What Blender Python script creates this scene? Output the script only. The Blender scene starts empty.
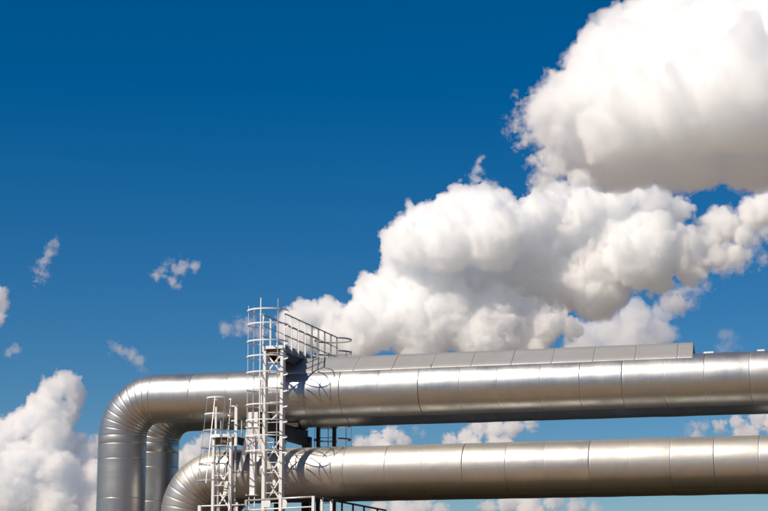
import bpy, math, random
import numpy as np
import openvdb
from mathutils import Vector, Matrix

random.seed(7)
SC = bpy.context.scene
COL = SC.collection
R = math.radians

# ------------------------------------------------------------------ camera
PITCH, YAW, FPX, CAMZ = R(11.042), R(16.679), 1847.8, 1.6      # FPX: focal length in photo pixels (768 wide)
cam = bpy.data.cameras.new('camera'); cam_ob = bpy.data.objects.new('camera', cam); COL.objects.link(cam_ob)
cam_ob.location = (0, 0, CAMZ); cam_ob.rotation_euler = (R(90)+PITCH, 0, YAW)
cam.sensor_width = 36; cam.lens = FPX/768*36; cam.clip_start = .5; cam.clip_end = 60000
SC.camera = cam_ob
_cp, _sp = math.cos(PITCH), math.sin(PITCH)
_F = np.array([-math.sin(YAW)*_cp, math.cos(YAW)*_cp, _sp]); _Rt = np.array([math.cos(YAW), math.sin(YAW), 0]); _U = np.cross(_Rt, _F)
def P(x, y, Y):
    """the point at depth Y (metres in front of the camera, square to the pipes) that a sight line through a photo pixel meets: used to survey real positions"""
    d = _F+_Rt*(x-384)/FPX+_U*(255.5-y)/FPX
    return Vector(tuple(np.array([0, 0, CAMZ])+d*Y/d[1]))

# ------------------------------------------------------------------ light
SUN_EL, SUN_AZ = R(46), R(37)          # azimuth measured from -Y (behind the camera) towards -X (left)
w = bpy.data.worlds.new('World'); SC.world = w; w.use_nodes = True
nt = w.node_tree; bg = nt.nodes['Background']
sky = nt.nodes.new('ShaderNodeTexSky'); sky.sky_type = 'NISHITA'; sky.sun_disc = False
sky.sun_elevation = SUN_EL; sky.sun_rotation = R(180)+SUN_AZ
sky.altitude = 1500; sky.air_density = 1.0; sky.dust_density = .5; sky.ozone_density = 3.5
hs = nt.nodes.new('ShaderNodeHueSaturation'); hs.inputs['Saturation'].default_value = 1.46; hs.inputs['Value'].default_value = 1.0; hs.inputs['Hue'].default_value = .501
nt.links.new(sky.outputs[0], hs.inputs['Color']); nt.links.new(hs.outputs[0], bg.inputs[0]); bg.inputs[1].default_value = .065
sun = bpy.data.lights.new('sun', 'SUN'); sun.energy = 4.6; sun.angle = R(.5); sun.color = (1, .90, .77)
sun_ob = bpy.data.objects.new('sun', sun); COL.objects.link(sun_ob); sun_ob.location = (-40, -40, 80)
sun_ob.rotation_euler = Vector((-math.sin(SUN_AZ)*math.cos(SUN_EL), -math.cos(SUN_AZ)*math.cos(SUN_EL), math.sin(SUN_EL))).to_track_quat('Z', 'Y').to_euler()
vs = SC.view_settings; vs.view_transform = 'Standard'; vs.look = 'None'; vs.exposure = .08; vs.gamma = 1; vs.use_curve_mapping = False
cy = SC.cycles
cy.use_denoising = True; cy.max_bounces = 64; cy.volume_bounces = 48; cy.diffuse_bounces = 3; cy.glossy_bounces = 6; cy.transparent_max_bounces = 32
cy.sample_clamp_indirect = 8; cy.use_adaptive_sampling = True; cy.adaptive_threshold = .01

# ------------------------------------------------------------------ object helpers
def tag(o, label=None, cat=None, group=None, kind=None):
    for k, v in (('label', label), ('category', cat), ('group', group), ('kind', kind)):
        if v: o[k] = v
    return o
def thing(name, loc, label, cat, group=None):
    o = bpy.data.objects.new(name, None); COL.objects.link(o); o.location = loc; o.empty_display_size = .3
    return tag(o, label, cat, group)
def base_of(o):
    v = Vector((0, 0, 0))
    while o is not None: v += o.location; o = o.parent
    return v
class MB:
    """collects solids in world coordinates; build() links them as ONE mesh object"""
    def __init__(s): s.v = []; s.f = []; s.sm = []
    def add(s, vs, fs, smooth=False):
        n = len(s.v); s.v += [Vector(p) for p in vs]; s.f += [tuple(i+n for i in f) for f in fs]; s.sm += [smooth]*len(fs); return s
    def box(s, a, b):
        (x0, y0, z0), (x1, y1, z1) = a, b
        return s.add([(x0, y0, z0), (x1, y0, z0), (x1, y1, z0), (x0, y1, z0), (x0, y0, z1), (x1, y0, z1), (x1, y1, z1), (x0, y1, z1)],
                     [(3, 2, 1, 0), (4, 5, 6, 7), (0, 1, 5, 4), (1, 2, 6, 5), (2, 3, 7, 6), (3, 0, 4, 7)])
    def bar(s, p, q, wd, ht, up=(0, 0, 1), wd2=None, ht2=None):
        """a square-edged bar from p to q: wd across, ht along up"""
        p, q = Vector(p), Vector(q); d = (q-p).normalized(); u = Vector(up)
        if abs(d.dot(u)) > .98: u = Vector((0, 1, 0))
        sd = d.cross(u).normalized(); u = sd.cross(d).normalized(); vs = []
        for c, ww, hh in ((p, wd, ht), (q, wd2 or wd, ht2 or ht)):
            for i, j in ((-1, -1), (1, -1), (1, 1), (-1, 1)): vs.append(c+sd*ww/2*i+u*hh/2*j)
        return s.add(vs, [(3, 2, 1, 0), (4, 5, 6, 7), (0, 1, 5, 4), (1, 2, 6, 5), (2, 3, 7, 6), (3, 0, 4, 7)])
    def tube(s, pts, r, n=8):
        pts = [Vector(p) for p in pts]; vs = []; fs = []; m = len(pts); prev = None
        for i, p in enumerate(pts):
            d = (pts[min(i+1, m-1)]-pts[max(i-1, 0)]).normalized()
            a = prev if prev is not None else (Vector((0, 0, 1)) if abs(d.z) < .9 else Vector((1, 0, 0)))
            b = d.cross(a).normalized(); a = b.cross(d).normalized(); prev = a
            for k in range(n):
                t = 2*math.pi*k/n; vs.append(p+a*math.cos(t)*r+b*math.sin(t)*r)
        for i in range(m-1):
            for k in range(n): fs.append((i*n+k, i*n+(k+1) % n, (i+1)*n+(k+1) % n, (i+1)*n+k))
        s.add(vs, fs, True); e = len(s.v)-m*n
        s.f += [tuple(e+k for k in range(n))[::-1], tuple(e+(m-1)*n+k for k in range(n))]; s.sm += [False, False]
        return s
    def strip(s, pts, t, h):
        """a flat bar bent along a level line of points: t thick, h high"""
        pts = [Vector(p) for p in pts]; m = len(pts); vs = []; fs = []
        for i, p in enumerate(pts):
            d = (pts[min(i+1, m-1)]-pts[max(i-1, 0)]); d.z = 0; d.normalize(); sd = Vector((d.y, -d.x, 0))*t/2; u = Vector((0, 0, h/2))
            vs += [p-sd-u, p+sd-u, p+sd+u, p-sd+u]
        for i in range(m-1):
            for k in range(4): fs.append((i*4+k, i*4+(k+1) % 4, i*4+4+(k+1) % 4, i*4+4+k))
        fs += [(0, 1, 2, 3), tuple((m-1)*4+k for k in (3, 2, 1, 0))]
        return s.add(vs, fs)
    def prism(s, poly, ext):
        """a flat outline (list of points) given thickness by the vector ext"""
        n = len(poly); e = Vector(ext); vs = [Vector(p) for p in poly]+[Vector(p)+e for p in poly]
        return s.add(vs, [tuple(range(n))[::-1], tuple(range(n, 2*n))]+[(i, (i+1) % n, n+(i+1) % n, n+i) for i in range(n)])
    def build(s, name, mat, parent=None, bevel=0):
        o0 = base_of(parent); me = bpy.data.meshes.new(name)
        me.from_pydata([p-o0 for p in s.v], [], s.f); me.polygons.foreach_set('use_smooth', s.sm); me.materials.append(mat)
        bm_fix(me)
        o = bpy.data.objects.new(name, me); COL.objects.link(o); o.parent = parent
        return o
def bm_fix(me):
    import bmesh
    b = bmesh.new(); b.from_mesh(me); bmesh.ops.recalc_face_normals(b, faces=b.faces); b.to_mesh(me); b.free(); me.update()

# ------------------------------------------------------------------ materials
class NT:
    def __init__(s, name):
        s.m = bpy.data.materials.new(name); s.m.use_nodes = True; s.t = s.m.node_tree; s.n = s.t.nodes
        s.p = s.n['Principled BSDF']; s.out = s.n['Material Output']
    def node(s, kind, **kw):
        n = s.n.new('ShaderNode'+kind)
        for k, v in kw.items(): setattr(n, k, v)
        return n
    def link(s, a, b): s.t.links.new(a, b)
    def noise(s, vec, scale, detail=4, rough=.55):
        n = s.node('TexNoise'); n.inputs['Scale'].default_value = scale; n.inputs['Detail'].default_value = detail; n.inputs['Roughness'].default_value = rough
        s.link(vec, n.inputs['Vector']); return n.outputs['Fac']
    def mapr(s, v, a, b, c, d):
        n = s.node('MapRange'); s.link(v, n.inputs[0])
        for i, q in zip((1, 2, 3, 4), (a, b, c, d)): n.inputs[i].default_value = q
        return n.outputs[0]
    def math(s, op, a, b):
        n = s.node('Math', operation=op)
        for i, q in ((0, a), (1, b)):
            if isinstance(q, (int, float)): n.inputs[i].default_value = q
            else: s.link(q, n.inputs[i])
        return n.outputs[0]
    def mix(s, fac, a, b):
        n = s.node('Mix', data_type='RGBA')
        for i, q in ((0, fac), (6, a), (7, b)):
            if isinstance(q, (int, float)): n.inputs[i].default_value = q
            elif isinstance(q, tuple): n.inputs[i].default_value = (*q, 1)
            else: s.link(q, n.inputs[i])
        return n.outputs[2]
    def attr(s, name): n = s.node('Attribute', attribute_name=name); return n.outputs['Fac']
    def vec(s, a, b, c):
        n = s.node('CombineXYZ')
        for i, q in enumerate((a, b, c)):
            if isinstance(q, (int, float)): n.inputs[i].default_value = q
            else: s.link(q, n.inputs[i])
        return n.outputs[0]
    def obj(s): return s.node('TexCoord').outputs['Object']
    def bump(s, h, strength, dist):
        n = s.node('Bump'); n.inputs['Strength'].default_value = strength; n.inputs['Distance'].default_value = dist
        s.link(h, n.inputs['Height']); s.link(n.outputs[0], s.p.inputs['Normal'])

def mat_cladding(name, tone, rough0, metal):
    """weathered aluminium jacketing: rolled sheets, each a little different, with handling dents, oxide film and dust streaks"""
    k = NT(name); S, T, U = k.attr('run'), k.attr('girth'), k.attr('sheet')
    v = k.vec(S, k.math('MULTIPLY', T, 1.0), k.math('MULTIPLY', U, 37.))
    streak = k.noise(k.vec(k.math('MULTIPLY', S, 9.), k.math('MULTIPLY', T, .5), k.math('MULTIPLY', U, 11.)), 1.6, 5, .6)
    blotch = k.noise(v, 1.1, 6, .6); fine = k.noise(v, 14, 3, .6)
    dull = k.mix(k.mapr(blotch, .35, .7, 0, 1), tone, tuple(c*.74 for c in tone))
    dull = k.mix(k.mapr(U, 0, 1, 0, .5), dull, tuple(c*.66 for c in tone))
    k.link(k.mix(k.math('MULTIPLY', k.mapr(streak, .5, .75, 0, 1), .35), dull, (tone[0]*.8, tone[1]*.75, tone[2]*.68)), k.p.inputs['Base Color'])
    k.p.inputs['Metallic'].default_value = metal
    r = k.math('ADD', k.mapr(blotch, .3, .7, rough0-.06, rough0+.10), k.mapr(U, 0, 1, -.05, .07))
    r = k.math('ADD', r, k.mapr(streak, .3, .7, -.018, .022)); k.link(k.math('ADD', r, k.mapr(fine, .3, .7, -.02, .02)), k.p.inputs['Roughness'])
    dent = k.noise(k.vec(k.math('MULTIPLY', S, .9), k.math('MULTIPLY', T, .55), k.math('MULTIPLY', U, 53.)), 1.3, 1.5, .5)
    k.bump(dent, .8, .03)
    return k.m
def mat_paint(name, col, rough=.5, metal=0., grime=.25, gcol=(.25, .19, .13)):
    k = NT(name); o = k.obj(); a = k.noise(o, 3.5, 6, .62); b = k.noise(o, 22, 4, .6)
    c = k.mix(k.math('MULTIPLY', k.mapr(a, .48, .72, 0, 1), grime), col, gcol); c = k.mix(k.math('MULTIPLY', k.mapr(b, .6, .75, 0, 1), grime*.8), c, (gcol[0]*.6, gcol[1]*.55, gcol[2]*.5))
    k.link(c, k.p.inputs['Base Color']); k.p.inputs['Metallic'].default_value = metal; k.link(k.mapr(a, .3, .7, rough-.08, rough+.12), k.p.inputs['Roughness']); k.bump(b, .25, .004)
    return k.m
def mat_cloud(name, den, tint):  # tint holds the warmth of light through hazy air, not droplet colour
    k = NT(name); k.n.remove(k.p); s = k.node('VolumeScatter'); s.inputs['Color'].default_value = (*tint, 1); s.inputs['Density'].default_value = den; s.inputs['Anisotropy'].default_value = .2
    k.link(s.outputs[0], k.out.inputs['Volume']); return k.m

M = dict(
    clad=mat_cladding('aluminium_cladding', (.60, .605, .595), .38, .90),
    clad_cool=mat_cladding('galvanised_cladding', (.64, .615, .57), .46, .84),
    cover=mat_cladding('cover_sheet', (.57, .55, .515), .48, .42),
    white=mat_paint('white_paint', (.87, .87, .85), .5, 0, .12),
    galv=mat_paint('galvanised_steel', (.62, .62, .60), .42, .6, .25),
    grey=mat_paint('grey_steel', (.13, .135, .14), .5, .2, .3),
    dark=mat_paint('shaded_brown_steel', (.045, .032, .026), .6, 0, .35, (.05, .035, .03)),  # near-black brown: shade behind and under the pipes put into the colour
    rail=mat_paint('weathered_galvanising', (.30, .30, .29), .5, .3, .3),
    deck=mat_paint('deck_plate', (.20, .165, .14), .6, .3, .5, (.16, .09, .05)),
    concrete=mat_paint('concrete', (.36, .34, .31), .85, 0, .4, (.2, .18, .15)),
)

# ------------------------------------------------------------------ ground
def mat_ground():
    k = NT('dry_ground'); o = k.obj(); a = k.noise(o, .035, 8, .6); b = k.noise(o, .9, 6, .65); c = k.noise(o, .006, 4, .5)
    x = k.mix(k.mapr(a, .35, .65, 0, 1), (.32, .205, .115), (.25, .17, .09)); x = k.mix(k.mapr(b, .45, .75, 0, .6), x, (.33, .25, .165)); x = k.mix(k.mapr(c, .5, .65, 0, .7), x, (.24, .20, .12))
    ln = k.node('VectorMath', operation='LENGTH'); k.link(o, ln.inputs[0]); x = k.mix(k.mapr(ln.outputs[1], 150, 500, 0, .8), x, (.25, .215, .175))     # unseen far ground, coloured to bounce light onto the cloud bases
    sx = k.node('SeparateXYZ'); k.link(o, sx.inputs[0]); edge = k.math('ADD', sx.outputs[1], k.math('MULTIPLY', a, 6.))
    x = k.mix(k.math('MULTIPLY', k.mapr(edge, 54., 58., 0, 1), k.mapr(edge, 95., 150., 1, 0)), x, k.mix(k.mapr(b, .35, .7, 0, 1), (.016, .02, .009), (.034, .034, .017)))      # near-black ground strip added so the pipe undersides mirror dark
    k.link(x, k.p.inputs['Base Color']); k.p.inputs['Roughness'].default_value = .95; k.p.inputs['Specular IOR Level'].default_value = .1; k.bump(b, .5, .15)
    return k.m
g = MB(); rings = [0, 30, 80, 200, 600, 2000, 8000, 30000]; NS = 48; gv = [(0, 0, 0)]; gf = []
for r_ in rings[1:]:
    for i in range(NS):
        t = 2*math.pi*i/NS; x, y = r_*math.cos(t), 40+r_*math.sin(t)
        gv.append((x, y, 0 if r_ <= 100 else random.uniform(-.6, .2)*min(4, r_/400)))
for i in range(NS): gf.append((0, 1+i, 1+(i+1) % NS))
for q in range(len(rings)-2):
    for i in range(NS): gf.append((1+q*NS+i, 1+(q+1)*NS+i, 1+(q+1)*NS+(i+1) % NS, 1+q*NS+(i+1) % NS))
gv[0] = (0, 40, 0); g.add(gv, gf, True); tag(g.build('ground', mat_ground()), kind='structure')
# ------------------------------------------------------------------ pipes
class PipeMesh:
    """sheet after sheet of jacketing round a centre line; every sheet is a closed band with rolled-in edges, so the laps read as seams"""
    def __init__(s, rad): s.rad = rad; s.dip = .004; s.v = []; s.f = []; s.a = dict(run=[], girth=[], sheet=[]); s.run = 0.
    def sheet(s, frames, lap=.003, n=112):
        """frames: list of (centre, side, up, distance along)"""
        u = random.random(); bulge = random.uniform(-.002, .010); k = len(frames); rows = []
        d0, d1 = frames[0][3], frames[-1][3]
        for i, (c, sd, up, d) in enumerate(frames):
            r = s.rad+lap*(1-(d-d0)/(d1-d0))
            if i in (0, k-1): r -= s.dip
            if d1-d0 > .6: r += bulge*math.sin(math.pi*(d-d0)/(d1-d0))
            rows.append((c, sd, up, r, d))
        b = len(s.v)
        for (c, sd, up, r, d) in rows:
            for j in range(n):
                t = 2*math.pi*j/n; s.v.append(c+sd*math.cos(t)*r+up*math.sin(t)*r)
                s.a['run'].append(d); s.a['girth'].append(abs(t-math.pi)*s.rad); s.a['sheet'].append(u)
        for i in range(k-1):
            for j in range(n): s.f.append((b+i*n+j, b+i*n+(j+1) % n, b+(i+1)*n+(j+1) % n, b+(i+1)*n+j))
    def build(s, name, mat, parent):
        o0 = base_of(parent); me = bpy.data.meshes.new(name); me.from_pydata([p-o0 for p in s.v], [], s.f)
        for k, vals in s.a.items(): me.attributes.new(k, 'FLOAT', 'POINT').data.foreach_set('value', vals)
        me.polygons.foreach_set('use_smooth', [True]*len(s.f)); me.materials.append(mat); bm_fix(me)
        o = bpy.data.objects.new(name, me); COL.objects.link(o); o.parent = parent; return o
ED = (.009, .03, .12)          # rolled edge, then support loops
def stations(a, b):
    L = b-a
    if L < .35: return [a, a+ED[0], a+L*.5, b-ED[0], b]
    return [a, a+ED[0], a+ED[1], a+ED[2]]+[a+L*t for t in (.2, .3, .4, .5, .6, .7, .8) if L > .6]+[b-ED[2], b-ED[1], b-ED[0], b]
def pipe(label, Y, z, xl, xr, rad, rc, seam0, mat, riser_seams, nb=9):
    """a horizontal run along X, a mitred elbow at its left end and a riser into the ground"""
    t = thing('insulated_pipe', (xl, Y, 0), label, 'pipe', 'silver insulated pipes')
    up, sd = Vector((0, 0, 1)), Vector((0, -1, 0)); xs = xl+rc
    # run
    pm = PipeMesh(rad); x = xs; cuts = [xs]; q = seam0-1.29*math.floor((seam0-xs-.45)/1.29)
    while q < xr: cuts.append(q+random.uniform(-.07, .07)); q += 1.29
    cuts.append(xr)
    for a, b in zip(cuts[:-1], cuts[1:]):
        tilt = random.uniform(-.012, .012); tu = random.uniform(-.012, .012)
        pm.sheet([(Vector((p, Y, z)), (sd+Vector((tilt, 0, 0))).normalized(), (up+Vector((tu, 0, 0))).normalized(), p) for p in stations(a, b)])
    pm.build('horizontal_run', mat, t)
    # elbow, built of mitred gores
    pm = PipeMesh(rad); pm.dip = .0055; cc = Vector((xs, Y, z-rc)); ang = [R(90)*i/nb for i in range(nb+1)]
    def at(th): return cc+Vector((-math.sin(th)*rc, 0, math.cos(th)*rc)), Vector((-math.sin(th), 0, math.cos(th)))
    for a, b in zip(ang[:-1], ang[1:]):
        (c0, u0), (c1, u1) = at(a), at(b); um = at((a+b)/2)[1]; fr = []
        for s_ in (0, .06, .25, .75, .94, 1):
            th = a+(b-a)*s_; u_ = u0.lerp(u1, s_).normalized(); c_ = c0.lerp(c1, s_)
            fr.append((c_, sd, u_*(1/math.cos((b-a)/2))**0, xs-rc*th))
        pm.sheet(fr, .003)
    pm.build('elbow', mat, t)
    # riser
    pm = PipeMesh(rad); zt = z-rc; cuts = [zt]+[q for q in riser_seams if q < zt-.12]
    while cuts[-1] > 1.5: cuts.append(cuts[-1]-1.29)
    cuts.append(-.3)
    for a, b in zip(cuts[:-1], cuts[1:]):
        L = a-b; pm.sheet([(Vector((xl, Y, a-(p))), sd, Vector((-1, 0, 0)), xs-rc*1.571-(zt-a)-p) for p in stations(0, L)])
    pm.build('riser', mat, t)
    return t
YF, YB, ZU, ZL = 56.43, 59.18, 8.675, 6.144
XLU, XLL = -25.99, -23.70
pf = lambda y: [P(110, q, 55.7).z for q in y]
pipe('upper silver pipe in front, with the sheet metal cover along its top', YF, ZU, XLU, 26, .80, 1.22, -18.16, M['clad'], pf((443, 458, 497.5)))
pipe('rear pipe behind the upper front one, its shaded riser just right of the tallest riser', YB, ZU, XLU, 26, .80, 1.22, -17.6, M['clad'], pf((445, 460, 496)))
pipe('lower silver pipe in front, running below the wide strip of sky', YF, ZL, XLL, 26, .785, 1.32, -16.71, M['clad_cool'], [])
pipe('lower rear pipe, only its underside showing below the lower front pipe', YB, ZL, XLL, 26, .785, 1.32, -15.9, M['clad_cool'], [])

# cover of folded sheets lying over the upper front pipe
cv = thing('pipe_cover', (-13, 57, 9.3), 'long sloping sheet metal cover resting along the top of the upper front pipe', 'pipe cover')
class Sheets(PipeMesh):
    def quadstrip(s, prof, x0, x1, u):
        b = len(s.v); xs_ = [x0, x0+.012, x0+.06, (x0+x1)/2, x1-.06, x1-.012, x1]; n = len(prof); k = len(xs_)
        for i, x in enumerate(xs_):
            dz = -.006 if i in (0, k-1) else (.008*(1-i/k))
            dist = 0
            for j, (y, z, sl) in enumerate(prof):
                if j: dist += math.hypot(y-prof[j-1][0], z-prof[j-1][1])
                s.v.append(Vector((x+sl, y, z+dz))); s.a['run'].append(x); s.a['girth'].append(dist); s.a['sheet'].append(u)
        for i in range(k-1):
            for j in range(n-1): s.f.append((b+i*n+j, b+i*n+j+1, b+(i+1)*n+j+1, b+(i+1)*n+j))
RY, RZ = 57.05, P(690, 342.6, 57.05).z
FY = 55.93; FZ = ZU+math.sqrt(.803**2-(YF-FY)**2)+.012
sh = Sheets(1); q = -20.35; edges = [q]
while q < -7.2: q += 1.29; edges.append(min(q, -6.98))
for a, b in zip(edges[:-1], edges[1:]):
    u = random.random(); j = random.uniform(-.008, .008)
    prof = [(FY-.03, FZ-.045, 0), (FY-.012, FZ, 0)]+[(FY+(RY-FY)*t, FZ+(RZ-FZ)*t+.012*math.sin(math.pi*t)+j, -.10*t) for t in (.2, .5, .8)]+[(RY-.02, RZ, -.1), (RY+.01, RZ-.012, -.1)]
    sh.quadstrip(prof, a, b, u)
    sh.quadstrip([(RY+.01, RZ-.012, -.1), (RY+.18, RZ-.2, -.1), (RY+.42, RZ-.50, -.1)], a, b, u)
o = sh.build('sloping_sheet', M['cover'], cv)
so_ = o.modifiers.new('thickness', 'SOLIDIFY'); so_.thickness = .006; so_.offset = -1
# strap clips on the pipe crown right of the cover
for x, l in ((-6.55, .30), (-4.98, .22)):
    m = MB(); m.box((x-l/2, YF-.12, ZU+.803), (x+l/2, YF+.02, ZU+.835)); m.box((x-l/2, YF-.125, ZU+.77), (x+l/2, YF-.115, ZU+.835))
    o = m.build('strap_clip', M['white']); tag(o, 'small white clip on the pipe crown, '+('beside the end of the sloping cover' if x < -6 else 'at the right edge of the photo'), 'clip', 'clips on the upper pipe')
# ------------------------------------------------------------------ crossing walkway with caged ladders
def arc_pts(cx, cy, rx, ry, a0, a1, z, n=28):
    return [(cx+rx*math.cos(R(a0+(a1-a0)*i/n)), cy+ry*math.sin(R(a0+(a1-a0)*i/n)), z) for i in range(n+1)]
XA, XB, YT, YR = -20.45, -19.87, 55.0, 60.4
zp = lambda x, y, Y=55.0: P(x, y, Y).z
ZD = 10.02
t = thing('crossing_walkway', (-20.16, 57.7, 5.0), 'tall white caged ladder tower with a railed walkway crossing over the upper pipes', 'walkway')
for X, top in ((XA, ZD), (XB, ZD)):
    m = MB(); m.box((X-.05, YT-.03, 4.16), (X-.042+.09, YT-.02, top)); m.box((X+.034, YT-.02, 4.16), (X+.048, YT+.21, top)); m.box((X-.05, YT-.02, 4.16), (X-.04, YT+.06, top)); m.box((X-.03, YT+.2, 4.16), (X+.034, YT+.212, top))
    m.build('stringer', M['white'], t)
    m = MB(); m.box((X-.05, YR-.11, 4.16), (X+.05, YR+.05, top)); m.build('rear_stringer', M['dark'], t)  # rear stringers stand in shadow; their dark colour includes that shade
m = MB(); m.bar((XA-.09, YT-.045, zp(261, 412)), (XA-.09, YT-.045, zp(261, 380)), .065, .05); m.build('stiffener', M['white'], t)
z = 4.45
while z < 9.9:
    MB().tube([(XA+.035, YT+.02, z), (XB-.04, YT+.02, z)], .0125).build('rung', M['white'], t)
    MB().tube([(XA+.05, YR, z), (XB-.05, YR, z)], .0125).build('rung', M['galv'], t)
    z += .318
for zc in (zp(272, 449), zp(272, 468.5), zp(272, 489)):
    hx, hz = .20, .31; xc = -20.165
    m = MB(); m.bar((xc-hx, YT+.16, zc-hz), (xc+hx, YT+.16, zc+hz), .045, .012, (0, 1, 0)); m.bar((xc-hx, YT+.175, zc+hz), (xc+hx, YT+.175, zc-hz), .045, .012, (0, 1, 0)); m.build('cross_brace', M['white'], t)
    m = MB(); m.bar((XB, YT+.16, zc-hz), (XB, YT+.5, zc+hz), .012, .04, (0, 1, 0)); m.build('side_brace', M['grey'], t)
zc = zp(274.5, 363); m = MB(); m.bar((XA+.06, YT+.06, zc-.27), (XB-.06, YT+.06, zc+.27), .05, .012, (0, 1, 0)); m.bar((XA+.06, YT+.075, zc+.27), (XB-.06, YT+.075, zc-.27), .05, .012, (0, 1, 0)); m.build('cross_brace', M['white'], t)
m = MB(); m.bar((XA+.22, YT+.05, zp(271, 419.5)), (XB-.04, YT+.05, zp(281, 411)), .045, .012, (0, 1, 0)); m.build('cross_brace', M['white'], t)
for x, y, hw, hh in ((274, 482.5, .065, .1), (279.5, 494, .06, .1)):
    c = P(x, y, YT+.14); m = MB(); m.prism([(c.x+hw*math.cos(a)*(.8+.2*math.cos(3*a)), c.y, c.z+hh*math.sin(a)) for a in [i*math.pi/5 for i in range(10)]], (0, .012, 0)); m.build('gusset_plate', M['white'], t)
for x in (266.5, 283):
    c = P(x, 503, YT-.06); r_ = .135; m = MB()
    m.prism([(c.x-r_*.8, c.y, c.z-.13), (c.x+r_*.8, c.y, c.z-.13)]+[(c.x+r_*math.cos(a), c.y, c.z+.14*math.sin(a)) for a in (-.4, .1, .6, 1.1, 1.57, 2.04, 2.54, 3.04, 3.54)], (0, .02, 0)); m.build('base_gusset', M['white'], t)
# safety cages, front and rear
HC = (-20.15, 54.42); HR = (.66, .60)
hz = [zp(248.5, y, HC[1]) for y in (312, 326, 343, 358, 374, 390.5, 406, 421.5, 437, 452)]
for z in hz:
    MB().strip([(XA-.02, YT-.025, z)]+arc_pts(*HC, *HR, 128, 417, z), .008, .042).build('cage_hoop', M['white'], t)
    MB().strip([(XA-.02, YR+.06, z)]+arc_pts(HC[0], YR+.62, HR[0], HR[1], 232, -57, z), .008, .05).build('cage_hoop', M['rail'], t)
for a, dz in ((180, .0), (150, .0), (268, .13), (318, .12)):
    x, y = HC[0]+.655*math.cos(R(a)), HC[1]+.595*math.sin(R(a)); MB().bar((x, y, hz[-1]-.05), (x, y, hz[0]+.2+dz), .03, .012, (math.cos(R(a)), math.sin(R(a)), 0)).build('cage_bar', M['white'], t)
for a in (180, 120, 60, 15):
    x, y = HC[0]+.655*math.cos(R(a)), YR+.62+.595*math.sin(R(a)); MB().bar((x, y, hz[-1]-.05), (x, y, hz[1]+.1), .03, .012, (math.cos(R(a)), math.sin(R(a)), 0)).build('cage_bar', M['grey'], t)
# deck, side beams, toe plates, railing
m = MB(); m.box((XA-.04, YT-.05, ZD-.04), (XB+.03, YR+.05, ZD)); m.build('deck', M['deck'], t)
m = MB(); m.box((XA-.05, YT-.075, ZD-.05), (XB+.05, YT-.052, ZD+.05)); m.build('deck_lip', M['white'], t)
m = MB(); m.box((XA-.03, YT+.02, ZD-.20), (XB+.03, YT+.06, ZD-.042)); m.build('deck_bearer', M['deck'], t)
for X in (XA, XB):
    m = MB(); m.prism([(X-.03, YT+.14, ZD-.044), (X-.03, YT+.14, ZD-.34), (X-.03, YT+1.05, ZD-.42), (X-.03, YT+1.35, ZD-.30), (X-.03, YR, ZD-.10), (X-.03, YR, ZD-.044)], (.06, 0, 0)); m.build('side_beam', M['dark'], t)
NP = 9; py = [YT+.02+(YR-YT-.04)*i/(NP-1) for i in range(NP)]
for X, s_ in ((XA, -1), (XB, 1)):
    Xp = X+.045*s_
    for i in range(NP-1):
        m = MB(); a, b = py[i]+.02, py[i+1]-.02; m.prism([(Xp, a, ZD-.16), (Xp, b, ZD-.14), (Xp, b, ZD+.02), (Xp, (a+b)/2, ZD+.07), (Xp, a, ZD+.11)], (.008*s_, 0, 0)); m.build('toe_plate', M['grey'], t)
    for i, y in enumerate(py):
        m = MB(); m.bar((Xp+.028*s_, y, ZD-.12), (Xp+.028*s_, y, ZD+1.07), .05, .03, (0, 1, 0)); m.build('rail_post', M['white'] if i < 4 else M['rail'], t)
    for zz, rr in ((1.08, .022), (.72, .014), (.38, .014)):
        MB().tube([(Xp+.028*s_, YT-.02, ZD+zz), (Xp+.028*s_, YR+.04, ZD+zz)], rr).build('handrail' if zz > 1 else 'mid_rail', M['rail'], t)

# ------------------------------------------------------------------ short ladder tower with its own landing
LX, RX = -22.15, -21.57
t = thing('landing_ladder', (-21.86, 55.2, 4.1), 'short white caged ladder tower in front of the lower pipe elbow', 'ladder')
ZL2 = zp(222, 437)
for X in (LX, RX):
    m = MB(); m.box((X-.045, YT-.03, 4.16), (X+.035, YT-.02, ZL2)); m.box((X+.025, YT-.02, 4.16), (X+.037, YT+.10, ZL2)); m.build('stringer', M['white'], t)
    m = MB(); m.box((X-.03, YT+.40, 4.16), (X+.03, YT+.46, ZL2)); m.build('rear_post', M['galv'], t)
z = 4.4
while z < ZL2-.1: MB().tube([(LX+.035, YT, z), (RX-.045, YT, z)], .012).build('rung', M['white'], t); z += .318
for y in (479, 498):
    zc = zp(222, y); hx, hz_ = .22, .31; xc = (LX+RX)/2
    m = MB(); m.bar((xc-hx, YT+.14, zc-hz_), (xc+hx, YT+.14, zc+hz_), .05, .012, (0, 1, 0)); m.bar((xc-hx, YT+.155, zc+hz_), (xc+hx, YT+.155, zc-hz_), .05, .012, (0, 1, 0)); m.build('cross_brace', M['white'], t)
m = MB(); m.bar(P(216, 465, YT+.3), P(228, 449, YT+.3), .05, .012, (0, 1, 0)); m.build('cross_brace', M['dark'], t)  # brace in shade, its darkness painted in
for x, y in ((226, 484), (224.5, 492)):
    c = P(x, y, YT+.12); m = MB(); m.prism([(c.x-.07, c.y, c.z-.1), (c.x+.03, c.y, c.z-.12), (c.x+.08, c.y, c.z+.09), (c.x-.02, c.y, c.z+.12)], (0, .012, 0)); m.build('gusset_plate', M['white'], t)
m = MB(); m.box((LX-.06, YT-.02, ZL2), (RX+.12, YT+1.3, ZL2+.03)); m.build('deck', M['deck'], t)
m = MB(); m.strip([(LX-.06+(.78)*i/10, YT-.06-.10*math.sin(math.pi*i/10), ZL2+.035) for i in range(11)], .02, .10); m.build('deck_lip', M['white'], t)
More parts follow.
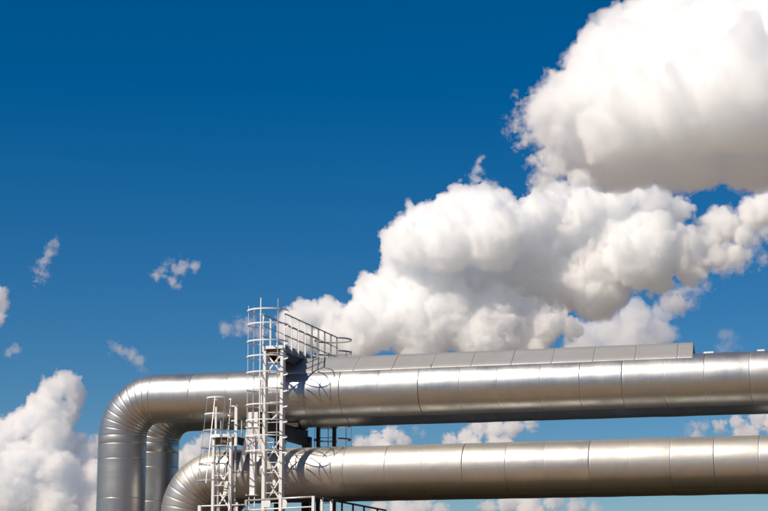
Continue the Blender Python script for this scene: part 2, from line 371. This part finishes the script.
m = MB(); m.prism([(RX+.10, YT+.05, ZL2-.004), (RX+.10, YT+.05, ZL2-.22), (RX+.10, YT+.9, ZL2-.22), (RX+.10, YT+1.3, ZL2-.004)], (.05, 0, 0)); m.build('side_beam', M['dark'], t); m = MB(); m.prism([(LX-.06, YT+.05, ZL2-.004), (LX-.06, YT+.05, ZL2-.22), (LX-.06, YT+.9, ZL2-.22), (LX-.06, YT+1.3, ZL2-.004)], (.05, 0, 0)); m.build('side_beam', M['dark'], t)
m = MB(); m.box((LX-.004, YT+.06, ZL2-.26), (RX+.09, YT+.12, ZL2-.006)); m.build('deck_bearer', M['deck'], t)
a = P(216.5, 407, YT); m = MB(); m.box((a.x-.03, YT-.05, ZL2+.032), (a.x+.03, YT+.0, a.z)); m.build('rail_post', M['white'], t)
a = P(236.5, 405, YT); m = MB(); m.box((a.x-.045, YT-.05, ZL2-.3), (a.x+.045, YT+.01, a.z)); m.build('rail_post', M['white'], t)
for zz in (a.z-.05, a.z-.52):
    m = MB(); m.box((a.x-.16, YT-.04, zz), (a.x-.046, YT-.01, zz+.04)); m.build('rail_stub', M['white'], t)
for yy in (YT+.62, YT+1.24):
    for X in (LX-.02, RX+.12):
        m = MB(); m.box((X-.02, yy, ZL2+.032), (X+.02, yy+.04, ZL2+.62)); m.build('rail_post', M['galv'], t)
for X in (LX-.02, RX+.12): MB().tube([(X, YT, ZL2+.62), (X, YT+1.28, ZL2+.62)], .02).build('handrail', M['galv'], t)
# its cage leans out towards the foot
def cage_c(z): k = (zp(220, 400)-z); return (-21.79, 54.5-.21*k, .40+.02*k)
zs = [zp(220, 400)-.53*i for i in range(6)]
for i, z in enumerate(zs):
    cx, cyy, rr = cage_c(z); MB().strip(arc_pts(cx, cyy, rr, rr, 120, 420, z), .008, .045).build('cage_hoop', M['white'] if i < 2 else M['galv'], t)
for a in (180, 225, 272, 320, 0):
    pts = []
    for z in (zs[0]+.02, zs[-1]-.1): cx, cyy, rr = cage_c(z); pts.append((cx+rr*math.cos(R(a)), cyy+rr*math.sin(R(a)), z))
    MB().bar(pts[0], pts[1], .022, .012, (math.cos(R(a)), math.sin(R(a)), 0)).build('cage_bar', M['galv'], t)

# ------------------------------------------------------------------ support frame between the two levels
CX = -20.90; YS = 55.28
t = thing('pipe_support', (CX, 57.5, 0), 'white column with two spread struts, carrying the shaded crossbeam under the upper pipes', 'pipe support')
m = MB(); zt, zb = zp(251, 427), zp(251, 494)
m.box((CX-.085, YS-.10, zb), (CX+.085, YS-.085, zt)); m.box((CX-.085, YS+.05, zb), (CX+.085, YS+.065, zt)); m.box((CX-.006, YS-.085, zb), (CX+.006, YS+.05, zt)); m.build('column', M['white'], t)
m = MB(); m.box((CX-.24, YS-.16, zt+.002), (CX+.22, YS+.12, zt+.03)); m.build('cap_plate', M['white'], t)
m = MB(); m.box((CX-.19, YS-.16, zb-.03), (CX+.17, YS+.12, zb-.002)); m.build('base_plate', M['white'], t)
for dx in (-.10, .10):
    m = MB(); m.box((CX+dx-.065, YS-.10, zt+.032), (CX+dx+.065, YS-.08, zt+.50)); m.box((CX+dx-.008, YS-.08, zt+.032), (CX+dx+.008, YS+.10, zt+.50)); m.build('bracket', M['white'], t)
    MB().tube([(CX+dx*.9, YS-.10, zb-.03), (CX+dx*.9, YS-.10, 4.16)], .014).build('hanger_rod', M['white'], t)
for sgn, fx, fz, w0, w1 in ((-1, -.56, 5.98, .24, .10), (1, .50, 6.2, .22, .14)):
    top = Vector((CX+.07*sgn, YS-.12, zt-.02)); foot = Vector((CX+fx, YS+.15, fz))
    m = MB(); m.bar(top, foot, .02, w0, (1, 0, 0), .02, w1); d = (foot-top).normalized(); off = Vector((0, .055, 0)); m.bar(top+off, foot+off, .09, .012, (1, 0, 0)); m.build('strut', M['white'], t)
m = MB(); zc0, zc1 = 7.38, ZU-.803
for a in (-.11, .11): m.box((CX+a-.008, 55.2, zc0+.02), (CX+a+.008, 60.25, zc1-.02))
m.box((CX-.14, 55.2, zc0), (CX+.14, 60.25, zc0+.02)); m.box((CX-.14, 55.2, zc1-.02), (CX+.14, 60.25, zc1-.001)); m.build('crossbeam', M['dark'], t)  # beam colour darkened to hold the shade under the upper pipes
for Y in (YF, YB):
    m = MB(); m.prism([(CX-.3, Y-.5, zc1-.02)]+[(CX-.3, Y+.8*math.sin(q), ZU-.806*math.cos(q)) for q in [R(-38+76*i/12) for i in range(13)]]+[(CX-.3, Y+.5, zc1-.02)], (.6, 0, 0)); m.build('saddle', M['dark'], t)
m = MB(); m.box((CX-.14, 57.6, 0), (CX+.14, 57.9, zc0)); m.build('rear_column', M['dark'], t)
m = MB(); m.box((CX-.14, 60.35, 0), (CX+.14, 60.6, zc0+.3)); m.build('rear_column', M['dark'], t)

# ------------------------------------------------------------------ low platform with railing, below both lower pipes
A = P(246, 500.5, 54.75); zr = A.z
def on_z(x, y, z):      # survey a point known to lie at height z
    d = P(x, y, 50.)-Vector((0, 0, CAMZ)); return Vector((0, 0, CAMZ))+d*((z-CAMZ)/d.z)
B = on_z(313.5, 496.6, zr); E_ = Vector((B.x, 61.2, zr)); ZF = zr-1.05
t = thing('lower_platform', (-20, 56, 0), 'railed platform with white posts, dark where shaded, passing beneath the lower pipes', 'platform')
m = MB(); m.prism([(-22.75, 54.6, ZF-.05), (A.x, 54.55, ZF-.05), (B.x+.05, B.y-.06, ZF-.05), (B.x+.05, 61.3, ZF-.05), (-22.75, 61.3, ZF-.05)], (0, 0, .05)); m.build('deck', M['deck'], t)
def rail(p, q, mat, name, r=.026): MB().tube([p, q], r).build(name, M[mat], t)
dn = Vector((0, 0, -1))
rail(A, B, 'galv', 'handrail', .03); rail(A+dn*.30, B+dn*.30, 'white', 'mid_rail', .022); rail(A+dn*.65, B+dn*.65, 'white', 'mid_rail', .022)
rail(B, E_, 'dark', 'handrail', .032); rail(B+dn*.5, E_+dn*.5, 'dark', 'mid_rail', .02)
def post(p, mat, wd): m = MB(); m.box((p.x-wd/2, p.y-wd/2, ZF), (p.x+wd/2, p.y+wd/2, p.z+.02)); m.build('rail_post', M[mat], t)
post(A, 'galv', .07); post(A.lerp(B, .52), 'white', .09); post(B, 'white', .085)
for x, mt, wd in ((322, 'white', .075), (331.5, 'white', .075), (342, 'dark', .05), (353, 'dark', .05), (364, 'dark', .05), (377.5, 'dark', .06)):  # dark posts: the shadow of the pipes put into their colour
    # where along the side rail that post stands
    lo, hi = B.y, 75.
    for _ in range(40):
        mid = (lo+hi)/2; d = Vector((B.x, mid, zr-CAMZ)); px = 384+FPX*(np.dot(np.array(d), _Rt))/np.dot(np.array(d), _F)
        if px < x: lo = mid
        else: hi = mid
    post(Vector((B.x, lo, zr)), mt, wd)
C1, C2 = P(199.8, 506, 55.0), P(246, 504.6, 55.0)
rail(C1, C2, 'white', 'handrail', .022); rail(C1+dn*.32, C2+dn*.32, 'white', 'mid_rail', .018); post(C1, 'white', .10); post(P(219, 505, 55.05), 'galv', .06); post(P(237, 503, 55.05), 'white', .065)
for x, y in ((-22.6, 54.8), (-22.6, 61.1), (B.x-.1, B.y+.25), (B.x-.1, 61.1), (CX+.4, 54.8)):
    m = MB(); m.box((x-.08, y-.08, 0), (x+.08, y+.08, ZF-.052)); m.build('leg', M['dark'], t)
# ---------------------------------------------------------------- clouds: closed hulls of billows filled with an even vapour, warm hazy light put into its tint
def noise3(shape, cell, rng):
    dims = [max(3, int(np.ceil(s/cell))+3) for s in shape]
    a = rng.uniform(-1, 1, dims).astype(np.float32); ms = []
    for s, d in zip(shape, dims):
        t = np.arange(s)/cell+rng.uniform(0, .99); i = np.minimum(np.floor(t).astype(int), d-2); fr = t-np.floor(t); fr = fr*fr*(3-2*fr)
        m = np.zeros((s, d), np.float32); r = np.arange(s); m[r, i] += 1-fr; m[r, i+1] += fr; ms.append(m)
    a = np.tensordot(ms[0], a, (1, 0)); a = np.matmul(ms[1], a); return np.matmul(a, ms[2].T)
def fbm(shape, cell, octs, rng, gain=.55, billow=False):
    out = np.zeros(shape, np.float32); amp = 1.
    for o in range(octs):
        c = cell/2**o
        if c < 1.7: break
        n = noise3(shape, c, rng); out += amp*((2.2*np.abs(n)-.7) if billow else n); amp *= gain
    return out
def cloud_mesh(blobs, base=None, seed=0, vox=1.3, lumps=(18, 6), rough=1.0, flat=1.0, wisp=False, veil=None):
    """blobs: (x, y, depth, r) in one unit; +y up, +depth away.  base: height of a flat cloud base"""
    rng = np.random.default_rng(seed); sph = []
    for (x, y, d, r) in blobs:
        sph.append((x, y, d, r))
        if wisp: continue
        for k in range(lumps[0]):
            v = rng.normal(size=3); v /= np.linalg.norm(v)
            if v[1] < -.35: v[1] *= -1
            r2 = r*rng.uniform(.2, .45); c = np.array([x, y, d])+v*(r*rng.uniform(.75, 1.0)-.2*r2); sph.append((*c, r2))
            for j in range(lumps[1]):
                q = rng.normal(size=3); q /= np.linalg.norm(q)
                if q@v < -.1: q = -q
                r3 = r2*rng.uniform(.22, .45); e = c+q*r2*rng.uniform(.8, 1.0)
                if r3 > vox*1.3: sph.append((*e, r3))
    S = np.array(sph); pad = 5*vox+(.8*S[:, 3].mean() if wisp else .35*np.median([b[3] for b in blobs]))
    lo = (S[:, :3]-S[:, 3:]).min(0)-pad; hi = (S[:, :3]+S[:, 3:]).max(0)+pad
    if base is not None: lo[1] = max(lo[1], base-pad)
    sh = tuple(np.ceil((hi-lo)/vox).astype(int)+1); f = np.full(sh, -30*vox, np.float32)
    ax = [(lo[i]+np.arange(sh[i])*vox).astype(np.float32) for i in range(3)]
    for (x, y, d, r) in S:
        m = r*1.6 if wisp else 4*vox+.3*r
        sl = []
        for i, c in enumerate((x, y, d)):
            a = int(np.clip(np.floor((c-r-m-lo[i])/vox), 0, sh[i])); b = int(np.clip(np.ceil((c+r+m-lo[i])/vox)+1, 0, sh[i])); sl.append(slice(a, b))
        if any(s.stop <= s.start for s in sl): continue
        g = r-np.sqrt((ax[0][sl[0]][:, None, None]-x)**2+(ax[1][sl[1]][None, :, None]-y)**2+(ax[2][sl[2]][None, None, :]-d)**2)
        sub = f[sl[0], sl[1], sl[2]]; np.maximum(sub, g, out=sub)
    rm = float(np.median([b[3] for b in blobs]))
    if wisp:
        f = f-.35*rm+rough*rm*.95*fbm(sh, rm*1.3/vox, 6, rng, .64)
    else:
        f += rough*rm*(.14*fbm(sh, rm*1.1/vox, 3, rng, .5)+.11*fbm(sh, rm*.55/vox, 6, rng, .66, True)+.05*fbm(sh, rm*.2/vox, 4, rng, .8))
    if base is not None:
        yb = base+flat*rm*.10*fbm((sh[0], 1, sh[2]), rm*.5/vox, 5, rng)
        f = np.minimum(f, (ax[1][None, :, None]-yb))
    def hull(h):
        h = h.copy(); h[0], h[-1], h[:, 0], h[:, -1], h[:, :, 0], h[:, :, -1] = (-vox,)*6
        g = openvdb.FloatGrid(30*vox); g.copyFromArray(np.ascontiguousarray(-h, dtype=np.float32)); pts, quads = g.convertToQuads(0.0)
        return (np.asarray(pts, np.float64)*vox+lo)[:, [0, 2, 1]], np.asarray(quads)
    if veil is None: return hull(f)
    fine = fbm(sh, max(3., rm*.30/vox), 4, rng, .75)
    return hull(f+veil*(.75+.9*fine)), hull(f-veil*(.35+.5*fine))
def cloud(label, blobs, dist, den=.11, k=1.5, tint=(1, .925, .85), **kw):
    """blobs: billows surveyed as (x, y, radius[, depth]) in photo pixels; built at real distance, size and thickness"""
    blobs = [b if len(b) > 3 else b+(0,) for b in blobs]
    cx = sum(b[0] for b in blobs)/len(blobs); cyy = sum(b[1] for b in blobs)/len(blobs); c = P(cx, cyy, dist)
    u = math.hypot(c.x, c.y)/FPX; hd = math.atan2(-c.x, c.y)
    if kw.get('base') is not None: kw['base'] = cyy-kw['base']
    rm = float(np.median([b[2] for b in blobs])); ve = (.42*rm if kw.get('wisp') else 1.2+.03*rm)
    o = None
    for nm, (v, q), dn in zip(('cloud', 'dense_core'), cloud_mesh([(b[0]-cx, cyy-b[1], b[3], b[2]) for b in blobs], veil=ve, **kw), (.30, .70)):
        if not len(q): continue
        v = v*u; me = bpy.data.meshes.new(nm); me.vertices.add(len(v)); me.vertices.foreach_set('co', v.astype(np.float32).ravel())
        q = q[:, ::-1]; me.loops.add(q.size); me.loops.foreach_set('vertex_index', q.astype(np.int32).ravel())
        me.polygons.add(len(q)); me.polygons.foreach_set('loop_start', (np.arange(len(q))*4).astype(np.int32)); me.update(); me.validate()
        key = round(den*k*dn/u, 4); mn = 'cloud_vapour_%g_%g' % (key, tint[1])
        me.materials.append(bpy.data.materials.get(mn) or mat_cloud(mn, key, tint))
        s_ = bpy.data.objects.new(nm, me); COL.objects.link(s_)
        if o is None:
            o = s_; o.location = c; o.rotation_euler = (0, 0, hd); tag(o, label, 'cloud', 'clouds in the sky', 'thing')
        else: s_.parent = o
    return o
import os
if not os.environ.get('NOCLOUD'):
    cloud('huge white cloud at the top right with a long flat grey base',
          [(548, 112, 20, -20), (575, 95, 32, 0), (600, 72, 36, 0), (625, 45, 36, 10), (655, 20, 40, 20), (690, -8, 50, 30), (600, 118, 46, 40), (640, 100, 53, -30), (690, 75, 62, 0), (745, 45, 72, 0), (800, 60, 80, 0), (565, 138, 28, 30), (620, 140, 40, -60), (680, 135, 55, -80), (745, 130, 60, -90), (805, 130, 60, -60), (620, 140, 45, 70), (690, 130, 55, 85), (760, 125, 60, 90)],
          2200, .055, base=174, seed=4, vox=1.5, flat=1.4, rough=1.05)
    cloud('ragged fringe of cloud on the left rim of the huge flat-based cloud', [(516, 128, 9), (520, 117, 11), (529, 105, 12), (541, 95, 12), (555, 84, 11), (536, 120, 14), (548, 106, 14), (528, 142, 11), (538, 158, 9), (545, 135, 14), (550, 168, 14), (556, 180, 13), (541, 184, 10), (568, 186, 12), (580, 180, 12)], 2150, .07, seed=44, vox=.9, wisp=True)
    cloud('big piled up white and grey cloud behind the walkway and the sloping cover',
          [(398, 243, 19, -10), (423, 230, 29, 0), (455, 224, 34, 0), (490, 222, 31, 0), (514, 232, 27, 5), (450, 244, 32, -30), (490, 244, 33, -30), (415, 248, 23, -25),
           (400, 268, 26, 30), (440, 275, 32, 35), (490, 270, 34, 38), (530, 262, 36, 42), (560, 270, 38, 46), (540, 235, 28, 40), (600, 280, 36, 36),
           (556, 192, 18, 20), (590, 186, 18, 15), (635, 186, 16, 10), (545, 206, 20, 8), (588, 204, 18, -2), (622, 201, 18, -8), (655, 201, 17, -8), (682, 210, 14, 0), (570, 224, 26, 20),
           (615, 234, 32, 22), (650, 242, 36, 5), (640, 262, 32, -12), (685, 252, 24, 5), (710, 240, 15, 10), (727, 226, 19, 15), (744, 238, 12, 5), (757, 214, 17, 10), (778, 206, 21, 10), (737, 254, 12, 5), (717, 258, 13, 5), (703, 266, 11, 5), (298, 336, 17, 5), (328, 340, 22, 5), (352, 344, 22, 5), (284, 330, 12, 5), (690, 275, 16, 0), (660, 284, 16, 0), (600, 252, 34, 35),
           (283, 318, 11, 5), (303, 312, 13, 5), (325, 314, 16, 5), (348, 319, 18, 5), (372, 298, 21, 0), (384, 289, 16, 0), (372, 325, 28, -5), (410, 312, 29, 0), (450, 315, 31, 0), (495, 318, 31, 6), (530, 328, 25, 10), (420, 340, 30, 0), (480, 342, 32, 0), (530, 348, 18, 5),
           (548, 326, 17, -14), (570, 333, 12, -14)],
          2600, .12, base=380, seed=3, vox=1.3, rough=1.15)
    cloud('bluish grey cloud above the right part of the sloping cover',
          [(585, 342, 20), (610, 332, 20), (635, 325, 22), (655, 332, 18), (630, 345, 26), (605, 312, 16), (660, 316, 12)], 3600, .05, seed=12, vox=1.4, rough=1.3)
    cloud('ragged pale cloud trailing off at the right edge below the grey base',
          [(712, 262, 14), (728, 246, 14), (744, 226, 14), (762, 212, 13), (780, 205, 16), (735, 266, 12), (748, 252, 10), (760, 264, 8), (690, 288, 12), (675, 300, 10), (700, 278, 10), (725, 258, 16), (750, 238, 15), (705, 240, 12), (765, 232, 14)], 2900, .07, seed=13, vox=1.0, wisp=True)
    cloud('tall pinkish cloud tower at the left edge beside the riser',
          [(62, 384, 13), (50, 392, 14), (73, 394, 11), (44, 412, 18), (66, 414, 14), (24, 424, 16), (6, 438, 19), (50, 438, 23), (74, 440, 11), (90, 450, 12), (100, 446, 11), (20, 468, 27), (58, 472, 27), (92, 478, 21), (8, 500, 33), (55, 505, 33), (98, 508, 27), (-20, 470, 25)],
          3500, .12, tint=(1, .875, .75), seed=5, vox=1.0)
    cloud('small ragged cloud puff over the left end of the upper pipe', [(156, 275, 6), (164, 271, 7), (174, 269, 7), (184, 267, 7), (194, 265, 5), (172, 281, 6), (178, 288, 5)], 2500, .055, seed=21, vox=.7, wisp=True)
    cloud('small upright wisp of cloud high at the left', [(53, 243, 5), (49, 253, 6), (45, 263, 7), (42, 272, 7), (41, 281, 5)], 2500, .055, seed=22, vox=.7, wisp=True)
    cloud('little white cloud cut by the left edge of the photo', [(-3, 294, 9), (0, 305, 8), (-4, 318, 9)], 2500, .08, seed=23, vox=.8, rough=1.6, lumps=(14, 6))
    cloud('thin curved wisp above the upper pipe elbow', [(113, 349, 5), (122, 351, 6), (131, 355, 6), (137, 361, 6), (141, 368, 4)], 2500, .05, seed=24, vox=.7, wisp=True)
    cloud('small pale cloud beside the top of the ladder cage', [(228, 329, 6), (238, 328, 9), (249, 328, 10), (258, 330, 9)], 3000, .05, seed=25, vox=.8, wisp=True, rough=.7)
    cloud('tiny white wisp above the bright top of the piled up cloud', [(481, 160, 4), (478, 170, 6), (475, 179, 6), (484, 184, 5), (494, 184, 4)], 2500, .06, seed=26, vox=.6, wisp=True)
    cloud('faint speck of cloud low at the left edge', [(14, 350, 5), (9, 353, 4)], 2500, .045, seed=27, vox=.6, wisp=True)
    cloud('faint grey cloud scrap right of the cover end', [(727, 336, 8), (731, 346, 9), (722, 348, 7)], 3500, .022, seed=28, vox=.9, wisp=True, rough=.8)
    cloud('low white cloud in the sky strip, nearest the walkway', [(362, 446, 8), (375, 440, 8), (390, 437, 8), (402, 442, 8), (383, 452, 14)], 4500, tint=(1, .885, .77), den=.14, seed=31, vox=.75, rough=2.1, lumps=(8, 4))
    cloud('tiny round cloud scrap in the sky strip between the pipes', [(416, 431, 5), (422, 433, 5)], 4500, tint=(1, .885, .77), den=.06, seed=32, vox=.6, wisp=True, rough=.8)
    cloud('widest white cloud in the sky strip between the pipes', [(450, 440, 8), (466, 436, 9), (478, 428, 8), (495, 430, 10), (512, 428, 10), (530, 424, 7), (470, 450, 13), (500, 446, 13)], 4500, tint=(1, .885, .77), den=.12, seed=33, vox=.75, rough=2.1, lumps=(8, 4))
    cloud('small pointed cloud in the sky strip toward the right', [(688, 431, 6), (696, 426, 6), (704, 428, 6), (696, 436, 8)], 4500, tint=(1, .885, .77), den=.07, seed=34, vox=.7, wisp=True, rough=.8)
    cloud('pale cloud in the sky strip at the right edge', [(722, 426, 6), (738, 423, 8), (757, 420, 9), (776, 422, 13), (745, 434, 12)], 4500, tint=(1, .885, .77), den=.11, seed=35, vox=.75, rough=2.1, lumps=(8, 4))
    cloud('pinkish cloud low under the lower pipe beside the platform rail', [(380, 508, 9), (400, 506, 10), (422, 507, 9), (440, 512, 8), (405, 516, 14)], 5000, tint=(1, .885, .77), den=.12, seed=36, vox=.75, rough=2.1, lumps=(8, 4))
    cloud('long pale cloud low under the middle of the lower pipe', [(488, 506, 8), (508, 502, 10), (530, 501, 11), (552, 502, 9), (575, 508, 8), (594, 512, 6), (530, 514, 16)], 5000, tint=(1, .885, .77), den=.10, seed=37, vox=.75, rough=2.1, lumps=(8, 4))
    cloud('white cloud seen between the risers and the lower elbow', [(180, 462, 10), (192, 452, 9), (203, 444, 9), (196, 462, 14)], 4500, tint=(1, .885, .77), den=.12, seed=38, vox=.75, rough=2.1, lumps=(8, 4))

# the wood behind the photographer, mirrored as the dark band along the pipes
k = NT('leaves'); a_ = k.noise(k.obj(), .5, 5, .6); k.link(k.mix(k.mapr(a_, .35, .65, 0, 1), (.022, .034, .012), (.065, .085, .028)), k.p.inputs['Base Color']); k.p.inputs['Roughness'].default_value = .9
tb = []
for (xa, ya), (xb, yb) in (((-230, -75), (-12, -72)), ((45, -72), (92, -30)), ((92, -30), (96, 120))):
    L = math.hypot(xb-xa, yb-ya); n_ = int(L/9)
    for i in range(n_+1): tb.append((xa+(xb-xa)*i/n_+random.uniform(-3, 3), random.uniform(8, 14), ya+(yb-ya)*i/n_+random.uniform(-3, 3), random.uniform(8, 11.5)))
v, q = cloud_mesh(tb, base=-1, seed=40, vox=1.8, lumps=(14, 0), rough=1.6)
me = bpy.data.meshes.new('tree_belt'); me.from_pydata([tuple(p) for p in v], [], [tuple(f) for f in q]); me.materials.append(k.m)
o = bpy.data.objects.new('tree_belt', me); COL.objects.link(o); tag(o, 'dark wood far behind the viewer, mirrored as a dark band along the silver pipes', 'trees', None, 'stuff')
